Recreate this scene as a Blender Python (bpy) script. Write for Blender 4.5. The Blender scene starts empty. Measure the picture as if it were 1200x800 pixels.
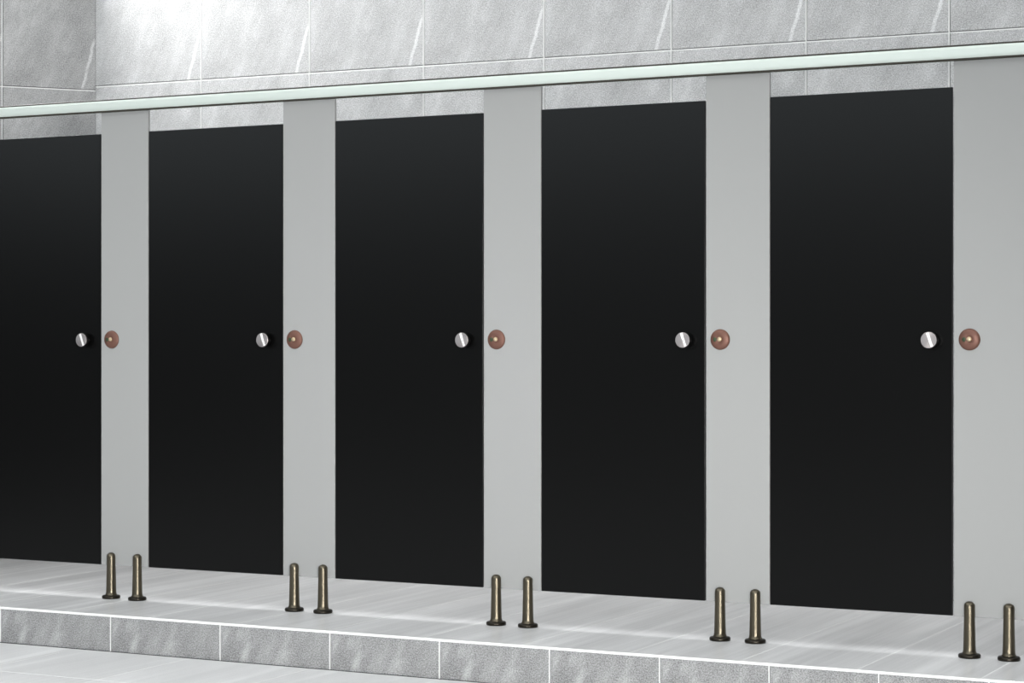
import bpy, bmesh, math
from mathutils import Vector, Matrix

C = bpy.context.scene.collection
R = math.radians

# ------------------------------------------------------------------ constants (metres)
THETA = R(27.0)               # angle between the cubicle row and the image plane
F = 2474.0 / 1200.0 * 36.0    # focal length on a 36 mm sensor
EYE = 1.077
DIST = 7.962
CAM = Vector((DIST * math.sin(THETA), -DIST * math.cos(THETA), EYE))
RIGHT = Vector((math.cos(THETA), math.sin(THETA), 0))
FWD = Vector((-math.sin(THETA), math.cos(THETA), 0))
PITCH = 0.9040
DOOR_W = 0.6620
PIL_W = PITCH - DOOR_W
X0 = 1.691                    # right edge of the rightmost visible door
DOOR_Z0, DOOR_Z1 = 0.1376, 1.9376
RAIL_Z = 2.052
STEP_Y = -0.445
STEP_H = 0.142

# ------------------------------------------------------------------ node helpers
def new_mat(name):
    m = bpy.data.materials.new(name); m.use_nodes = True
    nt = m.node_tree
    return m, nt, nt.nodes['Principled BSDF']

def setp(b, **k):
    for n, v in k.items():
        b.inputs[n.replace('_', ' ')].default_value = v

def N(nt, kind, **k):
    n = nt.nodes.new(kind)
    for a, v in k.items():
        setattr(n, a, v)
    return n

def M(nt, op, a, b=None, c=None, clamp=False):
    n = nt.nodes.new('ShaderNodeMath'); n.operation = op; n.use_clamp = clamp
    for i, v in enumerate((a, b, c)):
        if v is None: continue
        if isinstance(v, (int, float)): n.inputs[i].default_value = v
        else: nt.links.new(v, n.inputs[i])
    return n.outputs[0]

def noise(nt, vec, scale, detail=3, rough=0.5, dist=0.0):
    n = N(nt, 'ShaderNodeTexNoise')
    n.inputs['Scale'].default_value = scale
    n.inputs['Detail'].default_value = detail
    n.inputs['Roughness'].default_value = rough
    n.inputs['Distortion'].default_value = dist
    nt.links.new(vec, n.inputs['Vector'])
    return n.outputs['Fac']

def mapping(nt, vec, loc=(0, 0, 0), rot=(0, 0, 0), scale=(1, 1, 1)):
    n = N(nt, 'ShaderNodeMapping')
    n.inputs['Location'].default_value = loc
    n.inputs['Rotation'].default_value = rot
    n.inputs['Scale'].default_value = scale
    nt.links.new(vec, n.inputs['Vector'])
    return n.outputs['Vector']

def smooth(nt, x, a, b, lo=0.0, hi=1.0):
    n = N(nt, 'ShaderNodeMapRange', interpolation_type='SMOOTHSTEP')
    nt.links.new(x, n.inputs['Value'])
    n.inputs['From Min'].default_value = a; n.inputs['From Max'].default_value = b
    n.inputs['To Min'].default_value = lo; n.inputs['To Max'].default_value = hi
    return n.outputs['Result']

def grey_to(nt, val, bsdf, tint=(1, 1, 1)):
    c = N(nt, 'ShaderNodeCombineColor')
    for i, t in enumerate(tint):
        nt.links.new(M(nt, 'MULTIPLY', val, t), c.inputs[i])
    nt.links.new(c.outputs[0], bsdf.inputs['Base Color'])

# stone wall tile: UV are metres inside each tile, so every tile carries the same print
def wall_tile_mat(name, base, vein=None, streak=0.10, grain=0.12, spots=(), rough=0.45, tilt=26):
    m, nt, b = new_mat(name)
    uv = N(nt, 'ShaderNodeUVMap', uv_map='UVMap').outputs[0]
    sx = N(nt, 'ShaderNodeSeparateXYZ'); nt.links.new(uv, sx.inputs[0])
    u, v = sx.outputs[0], sx.outputs[1]
    v1 = mapping(nt, mapping(nt, uv, rot=(0, 0, R(-tilt) * -1)), scale=(1, 0.22, 1))
    v2 = mapping(nt, mapping(nt, uv, rot=(0, 0, R(-tilt) * -1)), loc=(3, 7, 0), scale=(1, 0.4, 1))
    n1 = noise(nt, v1, 9, 4, 0.55, 0.3)
    n2 = noise(nt, v2, 34, 4, 0.6)
    n3 = noise(nt, uv, 7, 3, 0.55)
    n4 = noise(nt, uv, 190, 2, 0.7)
    n5 = noise(nt, uv, 420, 1, 0.6)
    val = M(nt, 'ADD', base, M(nt, 'MULTIPLY', M(nt, 'SUBTRACT', n1, 0.5), streak * 2.2))
    val = M(nt, 'ADD', val, M(nt, 'MULTIPLY', M(nt, 'SUBTRACT', n2, 0.5), streak * 1.1))
    val = M(nt, 'ADD', val, M(nt, 'MULTIPLY', M(nt, 'SUBTRACT', n3, 0.5), streak * 1.3))
    val = M(nt, 'ADD', val, M(nt, 'MULTIPLY', M(nt, 'SUBTRACT', n4, 0.5), grain * 1.6))
    val = M(nt, 'ADD', val, M(nt, 'MULTIPLY', M(nt, 'SUBTRACT', n5, 0.5), grain * 1.0))
    if vein:
        u0, v0, u1, v1_, w = vein
        wob = M(nt, 'MULTIPLY', M(nt, 'SUBTRACT', noise(nt, uv, 16, 3, 0.6), 0.5), 0.022)
        vv = M(nt, 'SUBTRACT', v, v0)
        line = M(nt, 'ADD', u0, M(nt, 'MULTIPLY', vv, (u1 - u0) / (v1_ - v0)))
        d = M(nt, 'ABSOLUTE', M(nt, 'SUBTRACT', M(nt, 'SUBTRACT', u, line), wob))
        k = smooth(nt, d, w * 0.3, w, 1.0, 0.0)
        k = M(nt, 'MULTIPLY', k, smooth(nt, v, v0 - 0.01, v0 + 0.01))
        k = M(nt, 'MULTIPLY', k, smooth(nt, v, v1_ - 0.03, v1_ + 0.02, 1.0, 0.0))
        k = M(nt, 'MULTIPLY', k, smooth(nt, noise(nt, uv, 26, 2), 0.25, 0.5, 0.55, 1.0))
        val = M(nt, 'ADD', val, M(nt, 'MULTIPLY', k, 0.24))
    for (cu, cv, ru, rv, sh, amt) in spots:          # soft pale clouds printed on the tile
        uu = M(nt, 'SUBTRACT', M(nt, 'SUBTRACT', u, cu), M(nt, 'MULTIPLY', M(nt, 'SUBTRACT', v, cv), sh))
        a = M(nt, 'POWER', M(nt, 'DIVIDE', uu, ru), 2)
        a = M(nt, 'ADD', a, M(nt, 'POWER', M(nt, 'DIVIDE', M(nt, 'SUBTRACT', v, cv), rv), 2))
        k = M(nt, 'POWER', 2.718, M(nt, 'MULTIPLY', a, -1.0))
        k = M(nt, 'MULTIPLY', k, smooth(nt, n2, 0.25, 0.65, 0.5, 1.3))
        val = M(nt, 'ADD', val, M(nt, 'MULTIPLY', k, amt))
    val = M(nt, 'MAXIMUM', val, 0.02)
    grey_to(nt, val, b)
    setp(b, Roughness=rough)
    b.inputs['Specular IOR Level'].default_value = 0.3
    bp = N(nt, 'ShaderNodeBump'); bp.inputs['Strength'].default_value = 0.15; bp.inputs['Distance'].default_value = 0.001
    nt.links.new(n4, bp.inputs['Height']); nt.links.new(bp.outputs[0], b.inputs['Normal'])
    return m

def floor_mat(name, base, amp, rough=0.3, spec=0.4, lines=0.10):
    m, nt, b = new_mat(name)
    co = N(nt, 'ShaderNodeTexCoord').outputs['Object']
    a = mapping(nt, co, rot=(0, 0, R(2)), scale=(1, 0.10, 1))
    n1 = noise(nt, a, 5.0, 2, 0.45)
    n2 = noise(nt, mapping(nt, co, loc=(4, 2, 0), scale=(1, 0.03, 1)), 24, 3, 0.5)
    n3 = noise(nt, mapping(nt, co, loc=(9, 5, 0), scale=(1, 0.02, 1)), 80, 2, 0.5)
    n4 = noise(nt, co, 170, 2, 0.7)
    val = M(nt, 'ADD', base, M(nt, 'MULTIPLY', M(nt, 'SUBTRACT', n1, 0.5), amp * 2.3))
    val = M(nt, 'ADD', val, M(nt, 'MULTIPLY', M(nt, 'SUBTRACT', n2, 0.5), amp * 1.25))
    val = M(nt, 'ADD', val, M(nt, 'MULTIPLY', M(nt, 'SUBTRACT', n3, 0.5), amp * 0.8))
    val = M(nt, 'ADD', val, M(nt, 'MULTIPLY', M(nt, 'SUBTRACT', n4, 0.5), 0.20))
    streak = smooth(nt, noise(nt, mapping(nt, co, loc=(1, 11, 0), rot=(0, 0, R(-1)), scale=(1, 0.06, 1)), 11, 1, 0.4), 0.58, 0.74)
    val = M(nt, 'ADD', val, M(nt, 'MULTIPLY', streak, lines))
    grey_to(nt, val, b)
    setp(b, Roughness=rough)
    b.inputs['Specular IOR Level'].default_value = spec
    return m

def plain(name, col, rough=0.5, metal=0.0, spec=0.5, vary=0.03, scale=60):
    m, nt, b = new_mat(name)
    co = N(nt, 'ShaderNodeTexCoord').outputs['Object']
    n = noise(nt, co, scale, 3, 0.6)
    k = M(nt, 'ADD', 1.0, M(nt, 'MULTIPLY', M(nt, 'SUBTRACT', n, 0.5), vary * 2))
    c = N(nt, 'ShaderNodeCombineColor')
    for i in range(3):
        nt.links.new(M(nt, 'MULTIPLY', k, col[i]), c.inputs[i])
    nt.links.new(c.outputs[0], b.inputs['Base Color'])
    setp(b, Roughness=rough, Metallic=metal)
    b.inputs['Specular IOR Level'].default_value = spec
    return m

MAT = {}
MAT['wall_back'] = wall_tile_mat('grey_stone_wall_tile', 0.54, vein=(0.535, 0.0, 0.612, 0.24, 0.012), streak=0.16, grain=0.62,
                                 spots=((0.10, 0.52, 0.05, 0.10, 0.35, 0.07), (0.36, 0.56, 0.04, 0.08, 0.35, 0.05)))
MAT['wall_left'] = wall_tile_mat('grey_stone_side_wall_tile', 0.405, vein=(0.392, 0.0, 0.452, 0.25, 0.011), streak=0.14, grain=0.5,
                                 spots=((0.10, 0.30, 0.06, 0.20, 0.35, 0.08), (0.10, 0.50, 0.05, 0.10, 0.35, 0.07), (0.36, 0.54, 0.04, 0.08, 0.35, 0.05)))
MAT['riser'] = wall_tile_mat('grey_stone_riser_tile', 0.28, streak=0.12, grain=0.42, tilt=20,
                             spots=((0.115, 0.05, 0.016, 0.045, 0.28, 0.17), (0.09, 0.10, 0.022, 0.045, 0.3, 0.07), (0.285, 0.04, 0.03, 0.06, 0.3, 0.09), (0.02, 0.09, 0.012, 0.05, 0.2, 0.07)))
MAT['platform'] = floor_mat('streaked_grey_platform_tile', 0.70, 0.20, 0.28, 0.35, 0.10)
MAT['floor'] = floor_mat('pale_streaked_floor_tile', 0.69, 0.10, 0.35, 0.3, 0.12)
MAT['grout_light'] = plain('white_grout', (0.86, 0.86, 0.85), 0.8, 0, 0.2, 0.06, 200)
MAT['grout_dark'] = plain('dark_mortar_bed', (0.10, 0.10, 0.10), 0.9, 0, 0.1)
MAT['concrete'] = plain('grey_concrete', (0.4, 0.4, 0.4), 0.9, 0, 0.1, 0.1)
MAT['black'] = plain('black_compact_laminate', (0.0025, 0.0025, 0.0025), 0.26, 0, 0.15, 0.03, 3)
MAT['grey'] = plain('light_grey_compact_laminate', (0.314, 0.316, 0.311), 0.5, 0, 0.25, 0.012, 6)
MAT['rail'] = plain('pale_anodised_aluminium', (0.64, 0.70, 0.655), 0.52, 0.35, 0.5, 0.03, 8)
MAT['rail_dark'] = plain('dark_rail_reflection', (0.045, 0.042, 0.034), 0.6, 0, 0.2, 0.2, 14)  # dark tone imitating the tube's dark edge reflections
MAT['post'] = plain('bronze_tinted_steel', (0.12, 0.105, 0.077), 0.31, 1.0, 0.5, 0.05, 90)
MAT['flange'] = plain('dark_bronze_steel', (0.035, 0.031, 0.025), 0.34, 1.0, 0.5, 0.05, 90)
MAT['knob_side'] = plain('polished_dark_steel', (0.06, 0.055, 0.055), 0.3, 1.0)
MAT['hinge'] = plain('satin_steel_hinge', (0.4, 0.4, 0.4), 0.35, 1.0)
MAT['copper'] = plain('brown_copper_disc', (0.155, 0.072, 0.052), 0.46, 0.45, 0.5, 0.12, 70)
MAT['brass'] = plain('pale_brass_button', (0.58, 0.46, 0.30), 0.4, 0.7)
MAT['green_slot'] = plain('dark_green_indicator_slot', (0.028, 0.045, 0.018), 0.4, 0, 0.4)
MAT['white_frame'] = plain('unused_white_frame', (0.8, 0.8, 0.8), 0.4)  # unused; meant for a frame around the added left-wall light

# brushed knob face: radial brushing
def brushed():
    m, nt, b = new_mat('brushed_steel_face')
    co = N(nt, 'ShaderNodeTexCoord').outputs['Object']
    sp = N(nt, 'ShaderNodeSeparateXYZ'); nt.links.new(co, sp.inputs[0])
    r = M(nt, 'SQRT', M(nt, 'ADD', M(nt, 'POWER', sp.outputs[0], 2), M(nt, 'POWER', sp.outputs[2], 2)))
    cv = N(nt, 'ShaderNodeCombineXYZ'); nt.links.new(r, cv.inputs[0])
    n = noise(nt, cv.outputs[0], 900, 2, 0.6)
    bp = N(nt, 'ShaderNodeBump'); bp.inputs['Strength'].default_value = 0.12; bp.inputs['Distance'].default_value = 0.0004
    nt.links.new(n, bp.inputs['Height']); nt.links.new(bp.outputs[0], b.inputs['Normal'])
    tg = N(nt, 'ShaderNodeTangent', direction_type='RADIAL', axis='Y')
    nt.links.new(tg.outputs[0], b.inputs['Tangent'])
    b.inputs['Base Color'].default_value = (0.40, 0.365, 0.36, 1)
    setp(b, Roughness=0.4, Metallic=1.0, Anisotropic=0.6)
    return m
MAT['brushed'] = brushed()
MAT['knob_highlight'] = plain('pale_knob_highlight', (0.93, 0.90, 0.89), 0.5, 0.35, 0.5, 0.02)  # pale tone imitating the highlight streak across the knob face

# ------------------------------------------------------------------ mesh helpers
class MB:
    def __init__(s):
        s.v, s.f, s.mi, s.uv, s.sm = [], [], [], [], []
    def face(s, pts, mi=0, uv=None, smooth=False):
        i = len(s.v); s.v += [tuple(p) for p in pts]
        s.f.append(tuple(range(i, i + len(pts)))); s.mi.append(mi)
        s.uv.append(uv or [(0, 0)] * len(pts)); s.sm.append(smooth)
    def box(s, lo, hi, T=None, mi=0, bev=0.0, uv=True):
        """axis box in (u, v, n); T maps to the world; uv in metres from the lower-left of the box"""
        (a0, b0, c0), (a1, b1, c1) = lo, hi
        T = T or (lambda u, v, n: (u, v, n))
        e = bev
        top = [(a0+e, b0+e, c1), (a1-e, b0+e, c1), (a1-e, b1-e, c1), (a0+e, b1-e, c1)]
        ring = [(a0, b0, c1-e), (a1, b0, c1-e), (a1, b1, c1-e), (a0, b1, c1-e)]
        bot = [(a0, b0, c0), (a1, b0, c0), (a1, b1, c0), (a0, b1, c0)]
        UV = lambda p: (p[0]-a0, p[1]-b0)
        def q(ps): s.face([T(*p) for p in ps], mi, [UV(p) for p in ps])
        q(top); q(bot[::-1])
        for k in range(4):
            j = (k+1) % 4
            if e > 0: q([ring[k], ring[j], top[j], top[k]])
            q([bot[k], bot[j], ring[j], ring[k]])
    def build(s, name, mats, parent=None, merge=True):
        me = bpy.data.meshes.new(name)
        me.from_pydata(s.v, [], s.f)
        if not isinstance(mats, (list, tuple)): mats = [mats]
        for m in mats: me.materials.append(m)
        uvl = me.uv_layers.new(name='UVMap')
        li = 0
        for p, mi, uv, sm in zip(me.polygons, s.mi, s.uv, s.sm):
            p.material_index = mi; p.use_smooth = sm
            for k in range(len(uv)):
                uvl.data[p.loop_start + k].uv = uv[k]
        if merge:
            bm = bmesh.new(); bm.from_mesh(me)
            bmesh.ops.remove_doubles(bm, verts=bm.verts, dist=1e-5)
            bmesh.ops.recalc_face_normals(bm, faces=bm.faces)
            bm.to_mesh(me); bm.free()
        me.update()
        o = bpy.data.objects.new(name, me); C.objects.link(o)
        if parent: o.parent = parent
        return o

def from_bm(name, bm, mats, parent=None, smooth=True, auto=35):
    bmesh.ops.recalc_face_normals(bm, faces=bm.faces)
    me = bpy.data.meshes.new(name); bm.to_mesh(me); bm.free()
    if not isinstance(mats, (list, tuple)): mats = [mats]
    for m in mats: me.materials.append(m)
    if smooth:
        me.polygons.foreach_set('use_smooth', [True] * len(me.polygons))
        me.set_sharp_from_angle(angle=R(auto))
    o = bpy.data.objects.new(name, me); C.objects.link(o)
    if parent: o.parent = parent
    return o

def lathe(profile, axis='Z', seg=48, mat_of=None):
    """profile: (r, h) pairs, closed at both ends on the axis"""
    bm = bmesh.new(); rings = []
    def P(r, h, a):
        x, y = r*math.cos(a), r*math.sin(a)
        return (x, y, h) if axis == 'Z' else (x, -h, y)      # 'Y': h grows towards the viewer (-Y)
    for r, h in profile:
        if r < 1e-6: rings.append([bm.verts.new(P(0, h, 0))])
        else: rings.append([bm.verts.new(P(r, h, 2*math.pi*k/seg)) for k in range(seg)])
    for i in range(len(rings)-1):
        A, B = rings[i], rings[i+1]
        for k in range(seg):
            j = (k+1) % seg
            if len(A) == 1 and len(B) == 1: continue
            if len(A) == 1: bm.faces.new((A[0], B[k], B[j]))
            elif len(B) == 1: bm.faces.new((A[k], A[j], B[0]))
            else: bm.faces.new((A[k], A[j], B[j], B[k]))
    return bm

def panel_bm(x0, x1, y0, y1, z0, z1, bev=0.0015):
    bm = bmesh.new()
    bmesh.ops.create_cube(bm, size=1)
    for v in bm.verts:
        v.co = Vector(((x0+x1)/2 + v.co.x*(x1-x0), (y0+y1)/2 + v.co.y*(y1-y0), (z0+z1)/2 + v.co.z*(z1-z0)))
    bmesh.ops.bevel(bm, geom=bm.edges[:], offset=bev, segments=2, affect='EDGES', profile=0.5)
    return bm

def tag(o, label=None, cat=None, group=None, kind=None):
    if label: o['label'] = label
    if cat: o['category'] = cat
    if group: o['group'] = group
    if kind: o['kind'] = kind
    return o

def empty(name, loc):
    o = bpy.data.objects.new(name, None); C.objects.link(o); o.location = loc
    o.empty_display_size = 0.05
    return o

def children(o): return [c for c in bpy.data.objects if c.parent == o]

def copy_tree(o, parent=None):
    c = o.copy(); C.objects.link(c)
    if parent: c.parent = parent
    for ch in children(o): copy_tree(ch, c)
    return c

# ------------------------------------------------------------------ tiled surfaces
def tiled(mb, T, us, vs, gapu, whiteu, gapv, whitev, thick=0.008, proud=0.0, bev=0.0012, corner_bead=True, open_left=False):
    """tiles between successive us / vs; pale grout bead on the right and top of each, an open joint beyond it."""
    for i in range(len(us)-1):
        for j in range(len(vs)-1):
            u0, u1, v0, v1 = us[i], us[i+1], vs[j], vs[j+1]
            a = u0 if (i == 0 and open_left) else u0+gapu
            b = u1 if (i == len(us)-2 and not corner_bead) else u1-whiteu
            mb.box((a, v0+gapv, -thick), (b, v1-whitev, 0), T, 0, bev)
    for i in range(len(us)-1):
        if whiteu > 0 and (corner_bead or i < len(us)-2):
            mb.box((us[i+1]-whiteu, vs[0], -thick), (us[i+1], vs[-1], -0.0010), T, 1)
    for j in range(len(vs)-1):
        if whitev > 0:
            mb.box((us[0], vs[j+1]-whitev, -thick), (us[-1], vs[j+1], -0.0012), T, 1)

# ---- back wall
ZW = 9.359*1.025
THW = math.atan(2474/5166)
def cam_pt(px, depth): return CAM + FWD*depth + RIGHT*((px-600)/2474*depth)
def wall_depth(px): return ZW*5166/(px+4566)
corner = cam_pt(112, wall_depth(112)); corner.z = 0
wr = RIGHT*math.cos(THW) - FWD*math.sin(THW)           # towards the right along the wall
wn = Vector((wr.y, -wr.x, 0))                          # out of the wall, towards the viewer
TW = 0.615
ref = cam_pt(1113, wall_depth(1113)); ref.z = 0
du = (ref - corner).length
nfull = int(du // TW)
us = [0.0] + [du - TW*k for k in range(nfull, 0, -1)] + [du + TW*k for k in range(0, 9)]
us = [u for n, u in enumerate(us) if n == 0 or u - us[n-1] > 0.02]
JZ = 2.348                                             # height of the visible bed joint
vs = [0.0] + [JZ - 0.62*k for k in (3, 2, 1)] + [JZ, JZ+0.62, JZ+1.24]
vs[0] = 0.0
def TB(u, v, n): p = corner + wr*u + wn*n; return (p.x, p.y, v)
mb = MB()
# the cut tile beside the corner keeps the right-hand part of the print
tiled(mb, TB, us, vs, 0.003, 0.0065, 0.003, 0.005, open_left=True)
# shift the UV of the first (cut) column so its print is aligned to the right joint
cut = TW - (us[1]-us[0])
for k, (f, mi) in enumerate(zip(mb.f, mb.mi)):
    if mi == 0:
        cx = sum((Vector(mb.v[i])-corner).dot(wr) for i in f)/len(f)
        if cx < us[1]: mb.uv[k] = [(a+cut, b) for a, b in mb.uv[k]]
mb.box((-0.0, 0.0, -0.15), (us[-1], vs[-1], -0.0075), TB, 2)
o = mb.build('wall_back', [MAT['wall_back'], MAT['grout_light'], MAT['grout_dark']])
tag(o, 'light grey stone-tiled back wall seen above the cubicle doors', kind='structure')

# ---- left side wall, meeting the back wall at an open angle
lr = (RIGHT*5550 + FWD*2474).normalized()              # towards the corner
ln = Vector((lr.y, -lr.x, 0))
TL = 0.461
usl = [-TL*k for k in range(6, -1, -1)]
vsl = [z for z in vs]; vsl = [0.0] + [z-0.02 for z in vs[1:]]
def TLW(u, v, n): p = corner + lr*u + ln*n; return (p.x, p.y, v)
mb = MB()
tiled(mb, TLW, usl, vsl, 0.003, 0.005, 0.003, 0.005, corner_bead=False)
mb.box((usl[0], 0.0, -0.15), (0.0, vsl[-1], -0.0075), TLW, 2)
# foot of the wall in front of the step
mb.box((usl[0]-1.6, -STEP_H, -0.15), (usl[0], vsl[-1], -0.001), TLW, 0)
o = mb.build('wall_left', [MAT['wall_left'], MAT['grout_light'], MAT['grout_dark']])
tag(o, 'darker grey stone-tiled side wall at the left end of the row', kind='structure')

# ---- raised platform: tiles run front to back
XL, XR = -5.0, 5.6
def wall_x_at(y):   # x of the left wall's face at a given y
    s = (corner.y - y)/lr.y
    return corner.x - lr.x*s
PT = 0.407
xs = [1.490 + PT*k for k in range(-14, 11)]
back_y = 2.6
def TF(u, v, n): return (u, v, n)
def clip_poly(poly, fn):
    out = []
    for i in range(len(poly)):
        a, b = poly[i], poly[(i+1) % len(poly)]
        fa, fb = fn(a), fn(b)
        if fa >= 0: out.append(a)
        if (fa >= 0) != (fb >= 0):
            t = fa/(fa-fb); out.append((a[0]+(b[0]-a[0])*t, a[1]+(b[1]-a[1])*t))
    return out
def inside_left(p):  return (Vector((p[0], p[1], 0))-corner).dot(ln) - 0.002
def inside_back(p):  return (Vector((p[0], p[1], 0))-corner).dot(wn) - 0.002
def slab(mb, x0, x1, y0, y1, z0, z1, mi, back=True):
    poly = [(x0, y0), (x1, y0), (x1, y1), (x0, y1)]
    poly = clip_poly(poly, inside_left)
    if poly and back: poly = clip_poly(poly, inside_back)
    if len(poly) < 3: return
    mb.face([(x, y, z1) for x, y in poly], mi, [(x-x0, y-y0) for x, y in poly])
    mb.face([(x, y, z0) for x, y in poly][::-1], mi)
    n = len(poly)
    for k in range(n):
        a, b = poly[k], poly[(k+1) % n]
        mb.face([(a[0], a[1], z0), (b[0], b[1], z0), (b[0], b[1], z1), (a[0], a[1], z1)], mi)
mb = MB()
for i in range(len(xs)-1):
    slab(mb, xs[i]+0.0015, xs[i+1]-0.005, STEP_Y+0.0075, back_y, -0.010, 0.0, 0)
    slab(mb, xs[i+1]-0.005, xs[i+1], STEP_Y+0.0075, back_y, -0.010, -0.0006, 1)
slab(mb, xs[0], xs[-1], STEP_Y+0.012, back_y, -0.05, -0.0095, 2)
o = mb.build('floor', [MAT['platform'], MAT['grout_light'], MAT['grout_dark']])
o.name = 'floor'
tag(o, 'raised grey streaked-tile platform under the cubicles', kind='structure')

# ---- white tile edge strip along the step
mb = MB()
xw = wall_x_at(STEP_Y) + 0.02
mb.box((xw, STEP_Y-0.001, -0.0075), (xs[-1], STEP_Y+0.0072, 0.0012), None, 0, 0.001)
o = mb.build('trim_1', MAT['grout_light'])
tag(o, 'thin white edge strip along the step', kind='structure')

# ---- riser of the step; its tiles are cut to uneven widths
riser_x = [-4.35, -3.82, -3.30, -2.78]
for px in (0.5, 129.5, 258, 386.5, 515, 644, 773, 901.5, 1030, 1159):
    riser_x.append(0.227 + 16.438*(px-600)/(px-600+4855))
riser_x += [riser_x[-1] + 0.36*k for k in range(1, 11)]
riser_x = [x for x in riser_x if x > wall_x_at(STEP_Y)+0.05]
riser_x = [wall_x_at(STEP_Y)+0.02] + riser_x
def TR(u, v, n): return (u, STEP_Y-n, v)
mb = MB()
tiled(mb, TR, riser_x, [-STEP_H, -0.0070], 0.0025, 0.0034, 0.0, 0.0, bev=0.0008)
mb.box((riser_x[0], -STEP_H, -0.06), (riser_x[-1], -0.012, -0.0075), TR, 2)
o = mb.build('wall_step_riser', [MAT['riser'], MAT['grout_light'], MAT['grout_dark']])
o.name = 'trim_2'
tag(o, 'grey stone-tiled riser of the low step', kind='structure')

# ---- lower floor in front of the step
mb = MB()
FT = 0.545
fx = [-1.694 + FT*k for k in range(-8, 14)]
fy = [STEP_Y-0.009, -1.026, -1.626, -2.226, -2.826, -3.426, -4.026, -4.626, -5.226, -5.826, -6.426, -7.026, -7.626, -8.226, -8.826][::-1]
for i in range(len(fx)-1):
    for j in range(len(fy)-1):
        slab(mb, fx[i]+0.0008, fx[i+1]-0.005, fy[j]+0.004, fy[j+1]-0.0018, -STEP_H-0.01, -STEP_H, 0, back=False)
    slab(mb, fx[i+1]-0.005, fx[i+1], fy[0], fy[-1], -STEP_H-0.01, -STEP_H-0.0005, 1, back=False)
for j in range(1, len(fy)-1):
    slab(mb, fx[0], fx[-1], fy[j], fy[j]+0.004, -STEP_H-0.01, -STEP_H-0.0006, 1, back=False)
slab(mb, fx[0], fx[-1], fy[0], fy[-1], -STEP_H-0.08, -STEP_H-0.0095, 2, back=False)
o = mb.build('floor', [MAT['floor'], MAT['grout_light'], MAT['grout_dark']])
tag(o, 'pale grey tiled floor in front of the step', kind='structure')

# ------------------------------------------------------------------ cubicle doors
def make_door(loc):
    t = empty('cubicle_door', loc)       # origin: bottom right corner of the door, on the platform
    g = 0.004
    from_bm('door_panel', panel_bm(-DOOR_W+0.0025, -g, -0.0065, 0.0065, DOOR_Z0, DOOR_Z1), MAT['black'], t, smooth=False)
    for hz in (0.40, 1.68):             # hinges fixed to the back of the pilaster on the left
        h = from_bm('hinge', panel_bm(-DOOR_W-0.040, -DOOR_W+0.045, 0.0066, 0.0150, hz-0.04, hz+0.04, 0.002), MAT['hinge'], t)
    # round knob on a dark neck
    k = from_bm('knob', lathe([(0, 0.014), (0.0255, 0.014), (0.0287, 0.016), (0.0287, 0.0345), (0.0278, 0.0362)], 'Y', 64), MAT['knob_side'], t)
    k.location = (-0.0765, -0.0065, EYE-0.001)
    f = from_bm('knob_face', lathe([(0.0278, 0.0362), (0.0270, 0.0368), (0.010, 0.0370), (0, 0.0370)], 'Y', 64), MAT['brushed'], k)
    n = from_bm('knob_neck', lathe([(0, 0.0), (0.018, 0.0), (0.018, 0.003), (0.011, 0.005), (0.011, 0.0145), (0, 0.0145)], 'Y', 40), MAT['knob_side'], k)
    bm = bmesh.new()                     # low pale ridge standing in for the diagonal highlight on the face
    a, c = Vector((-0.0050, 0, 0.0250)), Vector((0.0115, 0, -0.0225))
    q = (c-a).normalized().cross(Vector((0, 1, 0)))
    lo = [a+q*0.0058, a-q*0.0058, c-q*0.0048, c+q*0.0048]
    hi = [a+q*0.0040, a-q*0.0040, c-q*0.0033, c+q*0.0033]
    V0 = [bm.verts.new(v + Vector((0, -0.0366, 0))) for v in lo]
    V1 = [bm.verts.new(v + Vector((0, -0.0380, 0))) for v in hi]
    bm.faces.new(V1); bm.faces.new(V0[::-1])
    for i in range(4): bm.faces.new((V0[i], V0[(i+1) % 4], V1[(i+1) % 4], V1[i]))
    gr = from_bm('highlight_ridge', bm, MAT['knob_highlight'], k, smooth=False)
    gr['label'] = 'diagonal highlight on the knob face, built as a ridge'
    f['label'] = 'brushed steel knob face'
    k['label'] = 'round steel door knob'
    return t

# ------------------------------------------------------------------ grey pilasters between the doors
def foot_profile():
    p = [(0, 0.0), (0.0355, 0.0), (0.0375, 0.0025), (0.0375, 0.0100), (0.0350, 0.0135), (0.0300, 0.0150), (0.0250, 0.0160),
         (0.0225, 0.0190), (0.0213, 0.0260), (0.0205, 0.050), (0.0196, 0.090), (0.0187, 0.130), (0.0184, 0.172)]
    for k in range(1, 9):
        a = k*math.pi/16
        p.append((0.0184*math.cos(a) if k < 8 else 0.0, 0.176 + 0.0150*math.sin(a)))
    return p
FP = foot_profile()
def make_foot(x, t):
    tube = [q for q in FP if q[1] >= 0.016]
    tube = [(0, 0.010), (0.0250, 0.0150)] + tube[0:]
    f = from_bm('foot', lathe(tube, 'Z', 48), MAT['post'], t, auto=60)
    f.location = (x, -0.012, 0)
    fl = from_bm('flange', lathe([(0, 0.0002), (0.0360, 0.0002), (0.0378, 0.0025), (0.0378, 0.0095), (0.0352, 0.0128), (0.0290, 0.0145), (0, 0.0146)], 'Z', 48), MAT['flange'], f, auto=60)
    f['label'] = 'bronze steel post foot with rounded top'
    fl['label'] = 'dark round floor flange'
    return f

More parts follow.
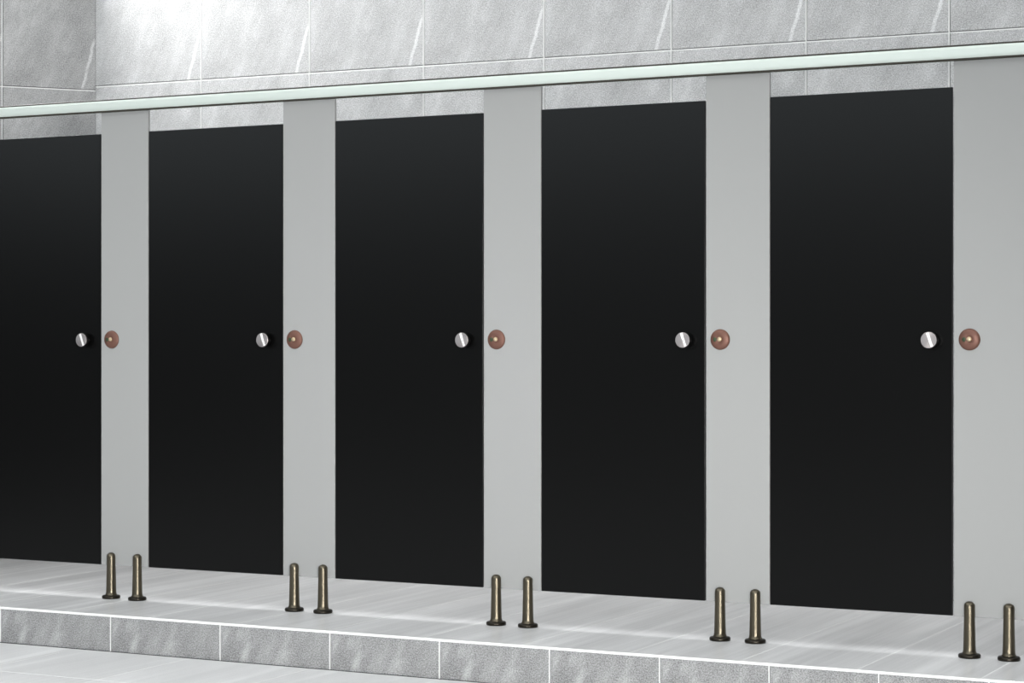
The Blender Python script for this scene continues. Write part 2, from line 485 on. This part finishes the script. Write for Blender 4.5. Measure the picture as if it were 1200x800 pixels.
def make_pilaster(loc, w=PIL_W):
    t = empty('cubicle_pilaster', loc)   # origin: bottom left corner, on the platform
    from_bm('pilaster_panel', panel_bm(0.0, w, -0.0065, 0.0065, DOOR_Z0-0.0005, RAIL_Z-0.0262), MAT['grey'], t, smooth=False)
    lk = from_bm('lock_indicator', lathe([(0, 0), (0.0365, 0.0), (0.0372, 0.0015), (0.0355, 0.0050), (0.0300, 0.0085), (0.0200, 0.0110), (0.0135, 0.0118), (0.0120, 0.0105), (0, 0.0105)], 'Y', 64), MAT['copper'], t, auto=50)
    lk.location = (0.055, -0.0065, EYE+0.001)
    bt = from_bm('lock_button', lathe([(0, 0.009), (0.0085, 0.009), (0.0085, 0.0125), (0.0060, 0.0150), (0, 0.0160)], 'Y', 32), MAT['brass'], lk, auto=60)
    bt.location = (0.001, 0, 0.001)
    bm = bmesh.new()
    bmesh.ops.create_uvsphere(bm, u_segments=20, v_segments=12, radius=1)
    for v in bm.verts: v.co = Vector((v.co.x*0.0070, v.co.y*0.0030, v.co.z*0.0085))
    sl = from_bm('indicator_slot', bm, MAT['green_slot'], lk)
    sl.location = (-0.0165, -0.0108, 0.0)
    lk['label'] = 'round copper-brown lock indicator'
    bt['label'] = 'pale brass centre button'
    sl['label'] = 'small dark green indicator mark'
    make_foot(0.056, t); make_foot(w-0.052, t)
    return t

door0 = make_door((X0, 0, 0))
pil0 = make_pilaster((X0, 0, 0))
dl = {0: 'rightmost fully visible black cubicle door, the widest in view, with steel knob',
      1: 'black cubicle door right of centre, second from the right',
      2: 'black cubicle door in the middle of the row, third from either side',
      3: 'black cubicle door left of centre, second from the left',
      4: 'leftmost black cubicle door, cut off by the left edge of the photo',
      5: 'black cubicle door beyond the left edge of the photo beside side wall',
      -1: 'black cubicle door beyond the right edge of the photo'}
pl = {0: 'grey pilaster panel at the right edge of the photo, right of the widest door',
      1: 'grey pilaster panel between the two rightmost black doors, second from the right',
      2: 'grey pilaster panel at the centre of the row, third of the five',
      3: 'grey pilaster panel second from the left, between second and third doors',
      4: 'leftmost grey pilaster panel, nearest the bright wall corner, the narrowest in view',
      5: 'grey pilaster panel just beyond the left edge of the photo',
      6: 'grey pilaster panel closing the row against the left side wall',
      -1: 'grey pilaster panel beyond the right edge of the photo at row end'}
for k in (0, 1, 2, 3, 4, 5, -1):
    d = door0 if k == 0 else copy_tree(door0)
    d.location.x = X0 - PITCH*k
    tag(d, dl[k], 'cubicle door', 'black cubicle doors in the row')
for k in (0, 1, 2, 3, 4, 5, -1, 6):
    if k == 6:                           # wide closing piece up to the side wall
        xe = X0 - PITCH*5 - DOOR_W
        xs_ = wall_x_at(0) + 0.03
        tag(make_pilaster((xs_, 0, 0), xe-xs_), pl[k], 'partition panel', 'grey pilaster panels between the doors')
        continue
    p = pil0 if k == 0 else copy_tree(pil0)
    p.location.x = X0 - PITCH*k
    tag(p, pl[k], 'partition panel', 'grey pilaster panels between the doors')

# ------------------------------------------------------------------ headrail on top of the pilasters
rx0, rx1 = wall_x_at(0.03) + 0.03, X0 + PITCH + PIL_W
rail = empty('head_rail', (rx0, 0, RAIL_Z))
bm = bmesh.new()
seg = 56
def prof(a, rr=0.0258, n=2.9):         # softly squared tube: flat front, rounded corners
    c_, s_ = math.cos(a), math.sin(a)
    return (rr*math.copysign(abs(c_)**(2/n), c_), rr*math.copysign(abs(s_)**(2/n), s_))
def rail_ring(x): return [bm.verts.new((x,) + prof(2*math.pi*k/seg)) for k in range(seg)]
L = rx1-rx0
A, B = rail_ring(0), rail_ring(L)
for k in range(seg): bm.faces.new((A[k], A[(k+1) % seg], B[(k+1) % seg], B[k]))
bm.faces.new(A[::-1]); bm.faces.new(B)
rt = from_bm('rail_tube', bm, MAT['rail'], rail, auto=40)
for nm, ang, rr in (('reflection_strip', 123, 0.0050), ('reflection_strip', 240, 0.0058)):  # dark rods built in place of the tube's dark edge reflections
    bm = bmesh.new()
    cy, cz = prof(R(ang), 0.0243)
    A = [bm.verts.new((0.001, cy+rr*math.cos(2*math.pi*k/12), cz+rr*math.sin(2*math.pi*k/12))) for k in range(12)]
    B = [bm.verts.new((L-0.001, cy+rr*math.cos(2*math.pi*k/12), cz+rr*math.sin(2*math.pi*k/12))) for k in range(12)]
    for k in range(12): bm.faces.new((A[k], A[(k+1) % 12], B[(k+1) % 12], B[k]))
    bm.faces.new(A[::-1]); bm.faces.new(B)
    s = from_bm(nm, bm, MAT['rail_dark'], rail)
    s['label'] = 'dark edge reflection along the rail, built as a strip'
tag(rail, 'long round pale aluminium head rail running across the tops of all the grey pilasters', 'rail')

# ------------------------------------------------------------------ added fill light by the left wall, brightening the back wall (no real window)
def area(name, loc, target, sx, sy, power, col=(1, 1, 1), spread=180):
    l = bpy.data.lights.new(name, 'AREA'); l.shape = 'RECTANGLE'; l.size = sx; l.size_y = sy
    l.energy = power; l.color = col; l.spread = R(spread)
    o = bpy.data.objects.new(name, l); C.objects.link(o); o.location = loc
    d = Vector(target) - Vector(loc)
    o.rotation_euler = d.to_track_quat('-Z', 'Z').to_euler()
    return o
wc = corner - lr*0.72 + ln*0.03; wc.z = 3.55
area('back_wall_fill', wc, wc + ln, 1.0, 1.1, 172)

# two added low fill lights facing the row: level light, strongest at waist height
area('low_fill', (4.4, -9.6, 0.80), (1.3, 0, 0.70), 3.4, 0.4, 18, (1.0, 0.985, 0.97), 30)
area('low_fill_far', (7.9, -9.3, 0.80), (-2.0, 0, 0.70), 3.4, 0.4, 31, (1.0, 0.985, 0.97), 30)
# long added fill light high opposite the row, cool sheen on the door tops
area('high_fill', (-3.0, -10.6, 3.6), (-3.0, 0, 1.6), 20.0, 1.0, 400, (0.86, 0.95, 1.0))

# ------------------------------------------------------------------ world: soft overcast surround
w = bpy.data.worlds.new('world'); bpy.context.scene.world = w; w.use_nodes = True
nt = w.node_tree; bg = nt.nodes['Background']
tc = N(nt, 'ShaderNodeTexCoord').outputs['Generated']
sp = N(nt, 'ShaderNodeSeparateXYZ'); nt.links.new(tc, sp.inputs[0])
h = M(nt, 'MULTIPLY', smooth(nt, sp.outputs[2], 0.42, 0.80, 0.07, 3.0), smooth(nt, sp.outputs[2], 0.78, 1.0, 1.0, 0.3))
h = M(nt, 'MULTIPLY', h, M(nt, 'ADD', 1.0, M(nt, 'MULTIPLY', sp.outputs[1], -0.45)))   # the open side is brighter
cc = N(nt, 'ShaderNodeCombineColor')
for i, t in enumerate((0.98, 1.0, 1.01)): nt.links.new(M(nt, 'MULTIPLY', h, t), cc.inputs[i])
nt.links.new(cc.outputs[0], bg.inputs['Color'])
bg.inputs['Strength'].default_value = 0.75

# ------------------------------------------------------------------ camera
cd = bpy.data.cameras.new('camera'); co = bpy.data.objects.new('camera', cd); C.objects.link(co)
cd.sensor_width = 36; cd.lens = F
co.location = CAM
co.rotation_euler = (R(90), 0, THETA)
cd.shift_y = -2.0/1200
cd.clip_start = 0.05; cd.clip_end = 100
sc = bpy.context.scene
sc.camera = co
sc.view_settings.view_transform = 'Standard'
sc.view_settings.look = 'None'
sc.view_settings.gamma = 1
sc.view_settings.use_curve_mapping = False
sc.view_settings.exposure = 0.0
